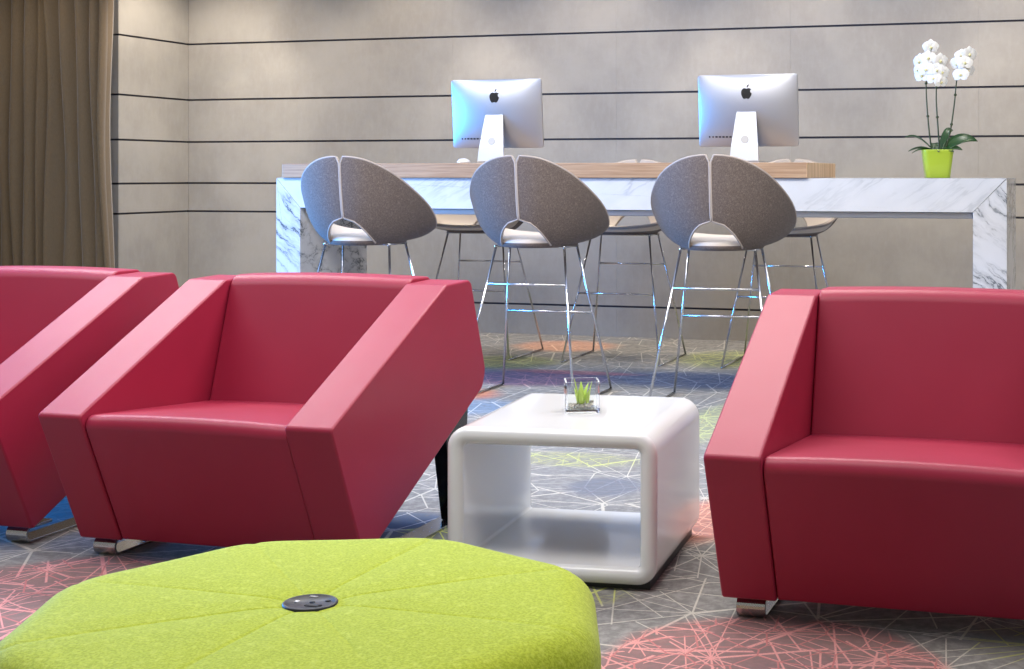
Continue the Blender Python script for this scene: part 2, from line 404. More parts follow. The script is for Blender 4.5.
# ------------------------------------------------------------------ armchair
def armchair():
    t = thing('armchair', '', 'armchair', group='red leather armchairs')
    HW, IW = .4365, .3015
    prof = [(0, .046), (-.172, .416), (.492, .729), (.662, .733), (.772, .445), (.748, .393)]
    pr_ = round_poly(prof, [.012, .012, .03, .028, .05, .04], 5)
    for s in (-1, 1):
        bm = nbm(); a, b = sorted((s*HW, s*(IW+.0012)))
        extrude(bm, pr_, a, b, .007, 'x', 3)
        link('armrest', bm, M['leather'], t, wn=True)
    # seat block
    sp = round_poly([(.003, .050), (-.167, .418), (.455, .370), (.455, .266)], [.01, .026, .01, .01], 6)
    sp2 = []                                   # add points along the top so that it can crown
    for i, p in enumerate(sp):
        q = sp[(i+1) % len(sp)]; sp2.append(p)
        if (q-p).length > .2:
            for k in range(1, 8): sp2.append(p.lerp(q, k/8))
    def crown(co):
        u = max(0, 1-(co.x/IW)**2); w = max(0, min(1, (co.z-.33)/.08)); f = max(0, min(1, (co.y+.26)/.12))
        co = co.copy(); co.z += .007*u*w*f; co.y -= .004*u*(1-f)*max(0, min(1, co.z/.3)); return co
    bm = nbm(); extrude(bm, sp2, -IW, IW, .006, 'x', 4, 10, crown)
    link('seat', bm, M['leather'], t, wn=True)
    bp = round_poly([(.385, .25), (.398, .36), (.520, .743), (.664, .740), (.774, .445), (.75, .403)], [.01, .01, .048, .03, .045, .03], 6)
    bp2 = []
    for i, p in enumerate(bp):
        q = bp[(i+1) % len(bp)]; bp2.append(p)
        if (q-p).length > .2:
            for k in range(1, 6): bp2.append(p.lerp(q, k/6))
    def crown2(co):
        u = max(0, 1-(co.x/IW)**2); co = co.copy(); w = max(0, min(1, (co.z-.4)/.3))
        co.z += .006*u*w; return co
    bm = nbm(); extrude(bm, bp2, -IW, IW, .007, 'x', 4, 10, crown2)
    link('backrest', bm, M['leather'], t, wn=True)
    for s in (-1, 1):                          # chrome runners on the floor with a curled front end
        mid = [(.62, .004), (.05, .004)]
        c0 = (.036, .0245); R_ = .0205
        path = [Vector((.66, .0045)), Vector((.036, .0045))]
        for k in range(1, 12):
            a = -PI/2-PI*k/12; path.append(Vector((c0[0]+R_*math.cos(a), c0[1]+R_*math.sin(a))))
        path += [Vector((.036, .045)), Vector((.12, .045))]
        th = .004; left = []; right = []
        for i, p in enumerate(path):
            d = (path[min(i+1, len(path)-1)]-path[max(i-1, 0)]).normalized(); nn = Vector((-d.y, d.x))
            left.append(p+nn*th); right.append(p-nn*th)
        bm = nbm(); a, b = sorted((s*.404, s*.334)); extrude(bm, left+right[::-1], a, b, .0008, 'x', 1)
        link('floor_runner', bm, M['dark_chrome'], t, smooth=False)
        bm = nbm(); a, b = sorted((s*.405, s*.358))
        tp = .365
        pl = [(.60, .009), (.68, .009), (.70, .10), (.70, tp), (.58, tp-.06), (.57, .30)]
        pl = [(.615, .009), (.675, .009), (.715, .375), (.545, .305)]
        extrude(bm, round_poly(pl, .008, 3), a, b, .004, 'x', 2)
        link('rear_leg', bm, M['black_gloss'], t, wn=True)
        bm = nbm(); box(bm, a-.002, b+.002, .612, .678, .036, .046, .002, 1); link('leg_band', bm, M['chrome'], t, smooth=False)
    return t
ch = armchair(); ch['label'] = 'red leather armchair between the lime pouf and the bar stools, whole in view'
ch.location = (-2.272, 3.387, 0)
c2 = copy_tree(ch); c2.location = (-3.338, 3.43, 0); c2['label'] = 'red leather armchair at the left edge, cut off beside the brown curtain'
c3 = copy_tree(ch); c3.location = (-.427, 3.325, 0); c3['label'] = 'red leather armchair right of the white side table'

# ------------------------------------------------------------------ white side table
def side_table():
    W, D, Ht, th = .556, .62, .386, .044
    t = thing('side_table', 'glossy white open cube side table with rounded corners between red armchairs', 'table', (-1.072, 3.475, 0), math.radians(5))
    z0 = .014
    path = round_poly([(-W+th/2, z0+th/2), (-th/2, z0+th/2), (-th/2, z0+Ht-th/2), (-W+th/2, z0+Ht-th/2)], [.030, .030, .034, .034], 8)
    n = len(path); sec = []
    r = .0205
    for (cx, cy, a0) in ((th/2-r, r, -90), (th/2-r, D-r, 0), (-th/2+r, D-r, 90), (-th/2+r, r, 180)):
        for k in range(7): a = math.radians(a0+90*k/6); sec.append((cx+r*math.cos(a), cy+r*math.sin(a)))
    bm = nbm(); rings = []
    for i in range(n):
        d = (path[(i+1) % n]-path[i-1]).normalized(); nn = Vector((d.y, -d.x))
        rings.append([bm.verts.new((path[i].x+nn.x*q, y, path[i].y+nn.y*q)) for (q, y) in sec])
    for i in range(n):
        for j in range(len(sec)):
            bm.faces.new((rings[i][j], rings[i][(j+1) % len(sec)], rings[(i+1) % n][(j+1) % len(sec)], rings[(i+1) % n][j]))
    link('shell', bm, M['white_gloss'], t, wn=True)
    bm = nbm(); box(bm, -W+.03, -.022, .03, D-.02, 0, z0+.006); link('plinth', bm, M['black_plastic'], t, smooth=False)
side_table()

# glass cube vase with succulents
def vase():
    t = thing('glass_vase', 'small square clear glass vase of pebbles and green succulents on white table', 'vase', (-1.376, 3.765, .4005), math.radians(24))
    w, hh, th = .047, .084, .005
    bm = nbm()
    o = round_poly([(-w, -w), (w, -w), (w, w), (-w, w)], .006, 3); i_ = round_poly([(-w+th, -w+th), (w-th, -w+th), (w-th, w-th), (-w+th, w-th)], .003, 3)
    n = len(o)
    R0 = [bm.verts.new((p.x, p.y, 0)) for p in o]; R1 = [bm.verts.new((p.x, p.y, hh)) for p in o]
    R2 = [bm.verts.new((p.x, p.y, hh)) for p in i_]; R3 = [bm.verts.new((p.x, p.y, .008)) for p in i_]
    for A, B in ((R0, R1), (R1, R2), (R2, R3)):
        for k in range(n): bm.faces.new((A[k], A[(k+1) % n], B[(k+1) % n], B[k]))
    bm.faces.new(R0); bm.faces.new(R3)
    link('glass_body', bm, M['glass'], t, smooth=False)
    rnd = random.Random(3); bm = nbm()
    for k in range(46):
        x, y = rnd.uniform(-.034, .034), rnd.uniform(-.034, .034); r = rnd.uniform(.0045, .0068); z = .0145+rnd.choice((0, 0, .009))*rnd.random()
        q = bmesh.ops.create_icosphere(bm, subdivisions=1, radius=r); vs = q['verts']
        bmesh.ops.scale(bm, vec=(1, rnd.uniform(.7, 1.2), .75), verts=vs); bmesh.ops.translate(bm, vec=(x, y, z), verts=vs)
    p = link('pebbles', bm, M['pebble'], t); p['kind'] = 'stuff'
    def blade(x, y, a, L, w_, lean, mt):
        bm = nbm(); rows = []
        for i in range(9):
            s = i/8; wd = w_*math.sin(PI*min(1, .18+s*.82))**.8; rad = lean*s*s
            c = Vector((x+math.cos(a)*rad, y+math.sin(a)*rad, .020+L*s)); sd = Vector((-math.sin(a), math.cos(a), 0)); fw = Vector((math.cos(a), math.sin(a), 0))
            rows.append([bm.verts.new(c+sd*wd*math.cos(q)+fw*wd*.35*math.sin(q)) for q in [2*PI*k/8 for k in range(8)]])
        for i in range(8):
            for k in range(8): bm.faces.new((rows[i][k], rows[i][(k+1) % 8], rows[i+1][(k+1) % 8], rows[i+1][k]))
        bm.faces.new(rows[0]); bm.faces.new(rows[-1]); link('succulent_leaf', bm, mt, t)
    for (x, y, a, L, w_, ln) in ((-.012, -.006, 3.4, .072, .006, .010), (-.002, -.010, 4.3, .050, .010, .008), (.006, .006, .5, .055, .009, .016), (.014, -.004, 5.6, .046, .008, .014), (0, .012, 1.6, .058, .007, .010), (-.010, .010, 2.5, .04, .007, .012), (.02, .006, .1, .062, .005, .010)):
        blade(x, y, a, L, w_, ln, M['lime_leaf'])
vase()

# ------------------------------------------------------------------ lime pouf
def pouf():
    t = thing('pouf', 'large octagonal lime green felt pouf with a black socket in its top', 'pouf', (-1.100, 1.868, 0))
    A0 = math.radians(44); NB = 480; Rc = .451
    def Rad(a):
        q = (a-A0) % (PI/4)-PI/8
        r = Rc*math.cos(PI/8)/math.cos(q)
        e = abs(abs(q)-PI/8)            # soften corners
        return r-.010*math.exp(-(e/.07)**2)
    def seam(a):
        q = (a-A0) % (PI/4); return min(q, PI/4-q)
    prof = []                           # (inset from edge, z)
    Rr = .055
    bm = nbm(); rings = []
    fr = [.0, .045, .09, .14, .2, .28, .36, .45, .54, .63, .72, .79, .85, .9]
    def top(f): return .433-.001*f**2-.004*f**6
    for f in fr[1:]:
        ring = []
        for k in range(NB):
            a = 2*PI*k/NB; R_ = Rad(a)-Rr; r = R_*f/.9
            z = top(f); sd = seam(a)*max(r, .03)
            z -= .0011*math.exp(-(sd/.0030)**2)*min(1, f/.15)
            z += .0018*min(1, (sd/.05))*math.sin(min(1, f)*PI)
            z -= .004*math.exp(-((r-.036)/.022)**2)
            ring.append(bm.verts.new((r*math.cos(a), r*math.sin(a), z)))
        rings.append(ring)
    zt = top(.9)
    for k2 in range(1, 9):
        q = k2/8*PI/2; ring = []
        for k in range(NB):
            a = 2*PI*k/NB; R_ = Rad(a)-Rr; sd = seam(a)*R_
            g_ = .0025*math.exp(-(sd/.007)**2)
            r = R_+(Rr-g_)*math.sin(q); z = zt-Rr*(1-math.cos(q))-g_*math.cos(q)
            ring.append(bm.verts.new((r*math.cos(a), r*math.sin(a), z)))
        rings.append(ring)
    for z in (.2, .07, .045):
        rings.append([bm.verts.new((Rad(2*PI*k/NB)*(1 if z > .05 else .97)*math.cos(2*PI*k/NB), Rad(2*PI*k/NB)*(1 if z > .05 else .97)*math.sin(2*PI*k/NB), z)) for k in range(NB)])
    for i in range(len(rings)-1):
        for k in range(NB): bm.faces.new((rings[i][k], rings[i][(k+1) % NB], rings[i+1][(k+1) % NB], rings[i+1][k]))
    bm.faces.new(rings[0]); bm.faces.new(rings[-1])
    link('upholstery', bm, M['green_felt'], t)
    bm = nbm()
    lathe(bm, [(.40, 0), (.40, .05)], 0, 0, 40); link('base', bm, M['black_plastic'], t)
    zc = .4292
    s = bpy.data.objects.new('power_socket', None)
    bm = nbm(); lathe(bm, [(.0395, zc-.02), (.0395, zc+.002), (.038, zc+.0035), (.0355, zc+.0035), (.035, zc+.0022), (.0005, zc+.0022)], 0, 0, 40)
    s = link('power_socket', bm, M['black_plastic'], t); s['label'] = 'round black plastic power socket'
    ang = math.radians(16)
    def place(bm, x, y, w, d, r0=None):
        X = x*math.cos(ang)-y*math.sin(ang); Y = x*math.sin(ang)+y*math.cos(ang)
        if r0: lathe(bm, [(r0, zc+.0015), (r0, zc+.0030)], X, Y, 14)
        else: box(bm, X-w/2, X+w/2, Y-d/2, Y+d/2, zc+.0015, zc+.0032)
    for (x, y, w, d, r0) in ((.003, .0, 0, 0, .0042), (.024, .006, 0, 0, .0042), (.017, -.016, 0, 0, .0042)):
        bm = nbm(); place(bm, x, y, w, d, r0); link('socket_hole', bm, M['dark_hole'], s)
    bm = nbm(); place(bm, .006, -.018, .020, .006); link('socket_slot', bm, M['dark_hole'], s, smooth=False)
    bm = nbm(); place(bm, -.002, .027, .012, .006); link('charging_port', bm, M['steel'], s, smooth=False)
    bm = nbm(); place(bm, -.020, .003, .006, .007); link('switch', bm, M['mouse_white'], s, smooth=False)
pouf()

# ------------------------------------------------------------------ bar counter
def bar_counter():
    t = thing('bar_counter', 'long white veined marble bar counter with a raised oak top section', 'counter', (-4.301, 6.95, 0))
    L = 4.301-.423; D = .74
    bm = nbm(); extrude(bm, round_poly([(.148, .873), (L-.157, .873), (L-.0008, 1.035), (.0008, 1.035)], .001, 1), 0, D, .002, 'y', 1); link('marble_top', bm, M['marble'], t, wn=True)
    for pl in ([(0, 0), (.148, 0), (.148, .872), (0, 1.034)], [(L-.157, 0), (L, 0), (L, 1.034), (L-.157, .872)]):
        bm = nbm(); extrude(bm, round_poly(pl, .001, 1), 0, D, .002, 'y', 1); link('marble_leg', bm, M['marble_leg'], t, wn=True)
    bm = nbm(); box(bm, .152, L-.161, .04, D-.04, .842, .8722, .004, 1); link('underframe', bm, M['alu_white'], t, smooth=False)
    x0, x1 = .049, 4.301-1.370
    bm = nbm(); extrude(bm, round_poly([(x0, 1.0355), (x1, 1.0355), (x1, 1.1115), (x0, 1.1115)], .003, 2), -.020, D+.020, .003, 'y', 2)
    for f in bm.faces: 
        c = f.calc_center_median()
        if c.x > x1-.002: f.material_index = 1
    o = link('oak_top', bm, [M['oak'], M['oak_end']], t, wn=True); o['label'] = 'raised oak slab on the marble counter'
bar_counter()

# ------------------------------------------------------------------ bar stool
def bar_stool():
    t = thing('bar_stool', '', 'bar stool', group='upholstered bar stools at the counter')
    # rim keyed by azimuth (0 = centre of the back, 180 = front of the seat): (deg, x, y, z)
    K = [(0, 0, -.262, 1.138), (25, .125, -.246, 1.122), (50, .236, -.186, 1.062), (72, .308, -.085, .975), (90, .337, .027, .893), (110, .322, .130, .818), (130, .262, .210, .776), (152, .142, .258, .758), (180, 0, .275, .752)]
    def rim(d):
        for a, b in zip(K, K[1:]):
            if d <= b[0]:
                i = K.index(a); u = (d-a[0])/(b[0]-a[0])
                p0 = K[i-1] if i else (-25, -.125, -.246, 1.122); p3 = K[i+2] if i+2 < len(K) else (208, -.142, .258, .758)
                def cr(k): 
                    A, B, Cc, Dd = p0[k], a[k], b[k], p3[k]
                    return .5*((2*B)+(-A+Cc)*u+(2*A-5*B+4*Cc-Dd)*u*u+(-A+3*B-3*Cc+Dd)*u**3)
                return Vector((cr(1), cr(2), cr(3)))
        return Vector(K[-1][1:])
    def base(d):
        a = math.radians(d); return Vector((.195*math.sin(a), .015-.185*math.cos(a), .722+.006*(1-math.cos(a))/2))
    def surf(d, tt):
        r = rim(d); b = base(d); a = math.radians(d)
        k = .5+.5*math.cos(a)
        ctl = Vector((b.x+(r.x-b.x)*.70, b.y+(r.y-b.y)*.80, b.z+(r.z-b.z)*(.16+.02*k)))
        return b*(1-tt)**2+ctl*2*tt*(1-tt)+r*tt*tt
    NT, ND = 22, 34
    bm = nbm(); rows = []
    for i in range(NT+1):
        tt = i/NT
        op = 39*max(0, 1-tt/.45)**.45 if tt < .45 else 0
        gap = .0035
        rr = surf(8, tt); gdeg = 8*gap/max(.02, abs(rr.x))
        if tt > .93: gdeg *= 1+4.5*((tt-.93)/.07)**2.5       # round the two top corners of the split
        d0 = max(op, gdeg)
        row = []
        for j in range(ND+1):
            d = d0+(180-d0)*(j/ND)**1.15
            row.append(surf(d, tt))
        rows.append([Vector((-p.x, p.y, p.z)) for p in row[:0:-1]][ND-len(row)+1:] and None or row)
    vs = []
    for row in rows:
        right = [bm.verts.new(p) for p in row]
        left = [bm.verts.new((-p.x, p.y, p.z)) for p in row[:-1]]
        vs.append(right+left[::-1])
    edge = [v.co.copy() for v in vs[0]]+[vs[i][-1].co.copy() for i in range(1, NT+1)]
    edge = [vs[i][0].co.copy() for i in range(0, NT+1)]+[v.co.copy() for v in vs[NT]][1:]+[vs[i][-1].co.copy() for i in range(NT-1, -1, -1)]
    NC = len(vs[0])
    for i in range(NT):
        for j in range(NC-1):
            f = bm.faces.new((vs[i][j], vs[i][j+1], vs[i+1][j+1], vs[i+1][j]))
            if abs(j-NC//2) < ND*.30 and i > NT*.38: f.material_index = 1
    bmesh.ops.recalc_face_normals(bm, faces=bm.faces[:])
    # make normals point away from the middle of the bowl
    f = max(bm.faces, key=lambda q: q.calc_center_median().x); 
    if f.normal.x < 0: bmesh.ops.reverse_faces(bm, faces=bm.faces[:])
    me = bpy.data.meshes.new('backrest'); bm.to_mesh(me); bm.free()
    for p in me.polygons: p.use_smooth = True
    me.materials.append(M['grey_felt']); me.materials.append(M['beige'])
    o = bpy.data.objects.new('backrest', me); C.objects.link(o); o.parent = t
    s = o.modifiers.new('thick', 'SOLIDIFY'); s.thickness = .020; s.offset = -1; s.material_offset = 1; s.material_offset_rim = 1; s.use_even_offset = True
    b = o.modifiers.new('soft', 'BEVEL'); b.width = .006; b.segments = 2; b.limit_method = 'ANGLE'; b.angle_limit = math.radians(50)
    o['label'] = 'curved backrest split down the middle, grey felt outside and pale inside'
    bm = nbm(); cen = Vector((0, .02, .95)); tube(bm, [p.lerp(Vector((0, .02, p.z)), .012) for p in edge], .0052, 8)
    link('edge_trim', bm, M['trim_felt'], t)
    # seat pan: dished pale cushion over a dark underside
    bm = nbm(); N = 48; rings = []
    for (f_, z, mi) in ((.02, .742, 0), (.45, .744, 0), (.8, .752, 0), (.95, .752, 0), (1.0, .745, 0), (1.01, .732, 0), (1.005, .722, 1), (.97, .712, 1), (.85, .708, 1), (.4, .706, 1), (.02, .706, 1)):
        ring = []
        for k in range(N):
            p = base(360*k/N if k <= N/2 else 360*k/N); 
            ring.append(bm.verts.new((p.x*f_, .015+(p.y-.015)*f_, z+(p.z-.722))))
        rings.append((ring, mi))
    for i in range(len(rings)-1):
        for k in range(N):
            fc = bm.faces.new((rings[i][0][k], rings[i][0][(k+1) % N], rings[i+1][0][(k+1) % N], rings[i+1][0][k])); fc.material_index = rings[i+1][1]
    bm.faces.new(rings[0][0]); fc = bm.faces.new(rings[-1][0]); fc.material_index = 1
    link('seat', bm, [M['beige'], M['grey_felt']], t)
    r = .0058
    top = lambda s, f: Vector((s*.172, f*.085, .713))
    foot = lambda s, f: Vector((s*.285, f*.262, r))
    for s in (-1, 1):
        for f_ in (-1, 1):
            bm = nbm(); tube(bm, [top(s, f_), foot(s, f_)], r, 10); link('leg', bm, M['chrome'], t)
        bm = nbm(); tube(bm, [foot(s, -1)+Vector((0, -.004, 0)), foot(s, 1)+Vector((0, .004, 0))], r, 10); link('floor_rail', bm, M['chrome'], t)
        bm = nbm(); tube(bm, [top(s, -1)+Vector((0, -.012, 0)), top(s, 1)+Vector((0, .012, 0))], r, 10); link('seat_bracket', bm, M['chrome'], t)
    def at(s, f_, z):
        a, b = top(s, f_), foot(s, f_); u = (a.z-z)/(a.z-b.z); return a.lerp(b, u)
    bm = nbm(); tube(bm, [at(-1, 1, .385), at(1, 1, .385)], r, 10); link('footrest', bm, M['chrome'], t)
    bm = nbm(); tube(bm, [at(-1, -1, .537), at(1, -1, .537)], r, 10); link('rear_stretcher', bm, M['chrome'], t)
    for f_ in (-1, 1):
        bm = nbm(); tube(bm, [top(-1, f_*.9), top(1, f_*.9)], r*.9, 8); link('seat_rail', bm, M['chrome'], t)
    return t
st = bar_stool(); st['label'] = 'grey felt bar stool on the near side, leftmost, before the left marble leg'
st.location = (-3.49, 6.45, 0)
NEAR = [(-2.585, 6.45, 0, 'grey felt bar stool on the near side, middle, below the left computer'), (-1.672, 6.44, math.radians(3), 'grey felt bar stool on the near side, below the right computer')]
FAR = [(-3.50, 7.86, 'bar stool across the counter, its seat between the leftmost and middle near stools'), (-2.61, 7.86, 'bar stool across the counter, its seat between the middle and right near stools'), (-1.69, 7.87, 'bar stool across the counter at right, under the oak slab end')]
for (x, y, rz, lb) in NEAR:
    q = copy_tree(st); q.location = (x, y, 0); q.rotation_euler = (0, 0, rz); q['label'] = lb
for (x, y, lb) in FAR:
    q = copy_tree(st); q.location = (x, y, 0); q.rotation_euler = (0, 0, PI); q['label'] = lb

# ------------------------------------------------------------------ computers
def computer():
    t = thing('desktop_computer', '', 'computer', group='computers on the oak top')
    W, Hh = .528, .372; zb = .085
    tilt = math.radians(5)
    def tl(co): # lean the screen back (top towards -y, the viewer's side)
        y, z = co.y, co.z-.20
        return Vector((co.x, y*math.cos(tilt)-z*math.sin(tilt), z*math.cos(tilt)+y*math.sin(tilt)+.20))
    bm = nbm()
    def rr(w, h_, r):
        o_ = round_poly([(-w/2, -h_/2), (w/2, -h_/2), (w/2, h_/2), (-w/2, h_/2)], r, 4); out = []
        for i, p in enumerate(o_):
            q = o_[(i+1) % len(o_)]; out.append(p); m_ = int((q-p).length/.03)
            for k in range(1, m_): out.append(p.lerp(q, k/m_))
        return out
    def bulge(u, v): return -.036*(max(0, 1-abs(u)**2.3)*max(0, 1-abs(v)**2.3))**.85
    base_ = rr(W, Hh, .014); n = len(base_); rings = []
    rings.append([bm.verts.new(tl(Vector((p.x, .006, zb+Hh/2+p.y)))) for p in base_])
    for k in (1.0, .99, .97, .94, .9, .84, .77, .69, .6, .5, .4, .3, .2, .1, .03):
        rings.append([bm.verts.new(tl(Vector((p.x*k, bulge(p.x*k/(W/2), p.y*k/(Hh/2)) if k < 1 else 0, zb+Hh/2+p.y*k)))) for p in base_])
    for i in range(len(rings)-1):
        for j in range(n): bm.faces.new((rings[i][j], rings[i][(j+1) % n], rings[i+1][(j+1) % n], rings[i+1][j]))
    bm.faces.new(rings[0]); bm.faces.new(rings[-1])
    body = link('casing', bm, M['alu'], t)
    bm = nbm(); pl = rr(W-.008, Hh-.008, .012)
    bm.faces.new([bm.verts.new(tl(Vector((p.x, .0066, zb+Hh/2+p.y)))) for p in pl]); fcs = bm.faces[:]
    bmesh.ops.solidify(bm, geom=fcs, thickness=.0005)
    link('screen', bm, M['black'], t, smooth=False)
    # fruit emblem: bitten apple and a leaf, a thin dark inlay on the bulged back
    def emblem_pts():
        A = [(0, .80), (.16, .86), (.34, .90), (.52, .86), (.70, .74)]
        bite = []
        for k in range(9):
            a = math.radians(112+ (248-112)*k/8); bite.append((.98+.36*math.cos(a), .42+.36*math.sin(a)))
        B = [(.86, .02), (.78, -.26), (.64, -.52), (.50, -.72), (.36, -.80), (.20, -.77), (.0, -.71), (-.20, -.77), (-.36, -.80), (-.50, -.72), (-.66, -.50), (-.80, -.18), (-.86, .16), (-.84, .46), (-.70, .74), (-.52, .86), (-.34, .90), (-.16, .86)]
        return A+bite+B, [(.02, .98), (.04, 1.2), (.16, 1.4), (.36, 1.52), (.35, 1.30), (.24, 1.10), (.10, 1.0)]
    s_ = .0325; zc = zb+Hh*.735
    def yb(x, z): return bulge(x/(W/2), (z-zb-Hh/2)/(Hh/2))
    bm = nbm()
    for pts in emblem_pts():
        cx = sum(p[0] for p in pts)/len(pts); cz = sum(p[1] for p in pts)/len(pts)
        top_, bot = [], []
        for (x, z) in pts:
            X = -x*s_*-1; Z = zc+z*s_
            top_.append(bm.verts.new(tl(Vector((X, yb(X, Z)-.0012, Z))))); bot.append(bm.verts.new(tl(Vector((X, yb(X, Z)+.002, Z)))))
        for i in range(len(pts)): 
            j = (i+1) % len(pts); bm.faces.new((top_[i], top_[j], bot[j], bot[i]))
        f = bm.faces.new(top_)
    bmesh.ops.triangulate(bm, faces=[f for f in bm.faces if len(f.verts) > 4])
    link('emblem', bm, M['black'], body, smooth=False)
    # stand: tapered plate leaning from the hinge down to its foot
    bm = nbm()
    P = [(.052, -.046, .262), (.077, -.100, .0)]
    w0, w1 = .050, .078
    def plate(q0, q1, thick):
        pass
    col = [(w0, -.030, .268), (w0+.001, -.046, .262), (w0+.010, -.066, .18), (w0+.020, -.084, .09), (w1-.002, -.096, .012), (w1, -.090, .002)]
    back = [(w0, -.026, .258), (w0+.001, -.038, .250), (w0+.010, -.056, .18), (w0+.020, -.072, .09), (w1-.002, -.078, .020), (w1, -.078, .012)]
    fv = [(bm.verts.new((-w, y, z)), bm.verts.new((w, y, z))) for (w, y, z) in col]; bv = [(bm.verts.new((-w, y, z)), bm.verts.new((w, y, z))) for (w, y, z) in back]
    for i in range(len(col)-1):
        bm.faces.new((fv[i][0], fv[i][1], fv[i+1][1], fv[i+1][0])); bm.faces.new((bv[i][0], bv[i][1], bv[i+1][1], bv[i+1][0]))
        bm.faces.new((fv[i][0], fv[i+1][0], bv[i+1][0], bv[i][0])); bm.faces.new((fv[i][1], fv[i+1][1], bv[i+1][1], bv[i][1]))
    bm.faces.new((fv[0][0], fv[0][1], bv[0][1], bv[0][0])); bm.faces.new((fv[-1][0], fv[-1][1], bv[-1][1], bv[-1][0]))
    sd = link('stand', bm, M['alu_white'], t, smooth=False)
    bm = nbm(); box(bm, -w1, w1, -.092, .085, 0, .010, .003, 2); link('stand_foot', bm, M['alu_white'], sd, smooth=False)
    bm = nbm(); n = 20
    q = bmesh.ops.create_cone(bm, cap_ends=True, segments=24, radius1=.0205, radius2=.0205, depth=.006)
    bmesh.ops.rotate(bm, cent=(0, 0, 0), matrix=Matrix.Rotation(PI/2-.2, 3, 'X'), verts=bm.verts[:]); bmesh.ops.translate(bm, vec=(0, -.0775, .120), verts=bm.verts[:])
    hole = link('cable_hole', bm, M['steel'], sd, smooth=False)
    bm = nbm()
    for k in range(7):
        x = -.205+k*.019; wd = .012 if k > 1 else .007
        y_ = yb(x, zb+.052); box(bm, x-wd/2, x+wd/2, y_-.0022, y_+.004, zb+.048, zb+.056)
    for v_ in bm.verts: v_.co = tl(v_.co)
    link('ports', bm, M['black_plastic'], body, smooth=False)
    return t
pc = computer(); pc.location = (-3.150, 7.29, 1.1117); pc['label'] = 'silver desktop computer seen from behind, left one on the oak top'
p2 = copy_tree(pc); p2.location = (-1.750, 7.29, 1.1117); p2['label'] = 'silver desktop computer seen from behind, right one on the oak top'
# mouse by the left computer
bm = nbm(); q = bmesh.ops.create_uvsphere(bm, u_segments=24, v_segments=12, radius=1)
for v_ in bm.verts:
    v_.co = Vector((v_.co.x*.031, v_.co.y*.056, max(0, v_.co.z)*.024 if v_.co.z > 0 else v_.co.z*.004+.0))
o = thing('computer_mouse', 'small white computer mouse beside the left computer stand', 'mouse', (-3.29, 7.16, 1.1158))
link('mouse_body', bm, M['mouse_white'], o)
bm = nbm(); lathe(bm, [(.004, .0215), (.004, .0245)], 0, .022, 10); link('scroll_ball', bm, M['steel'], o)

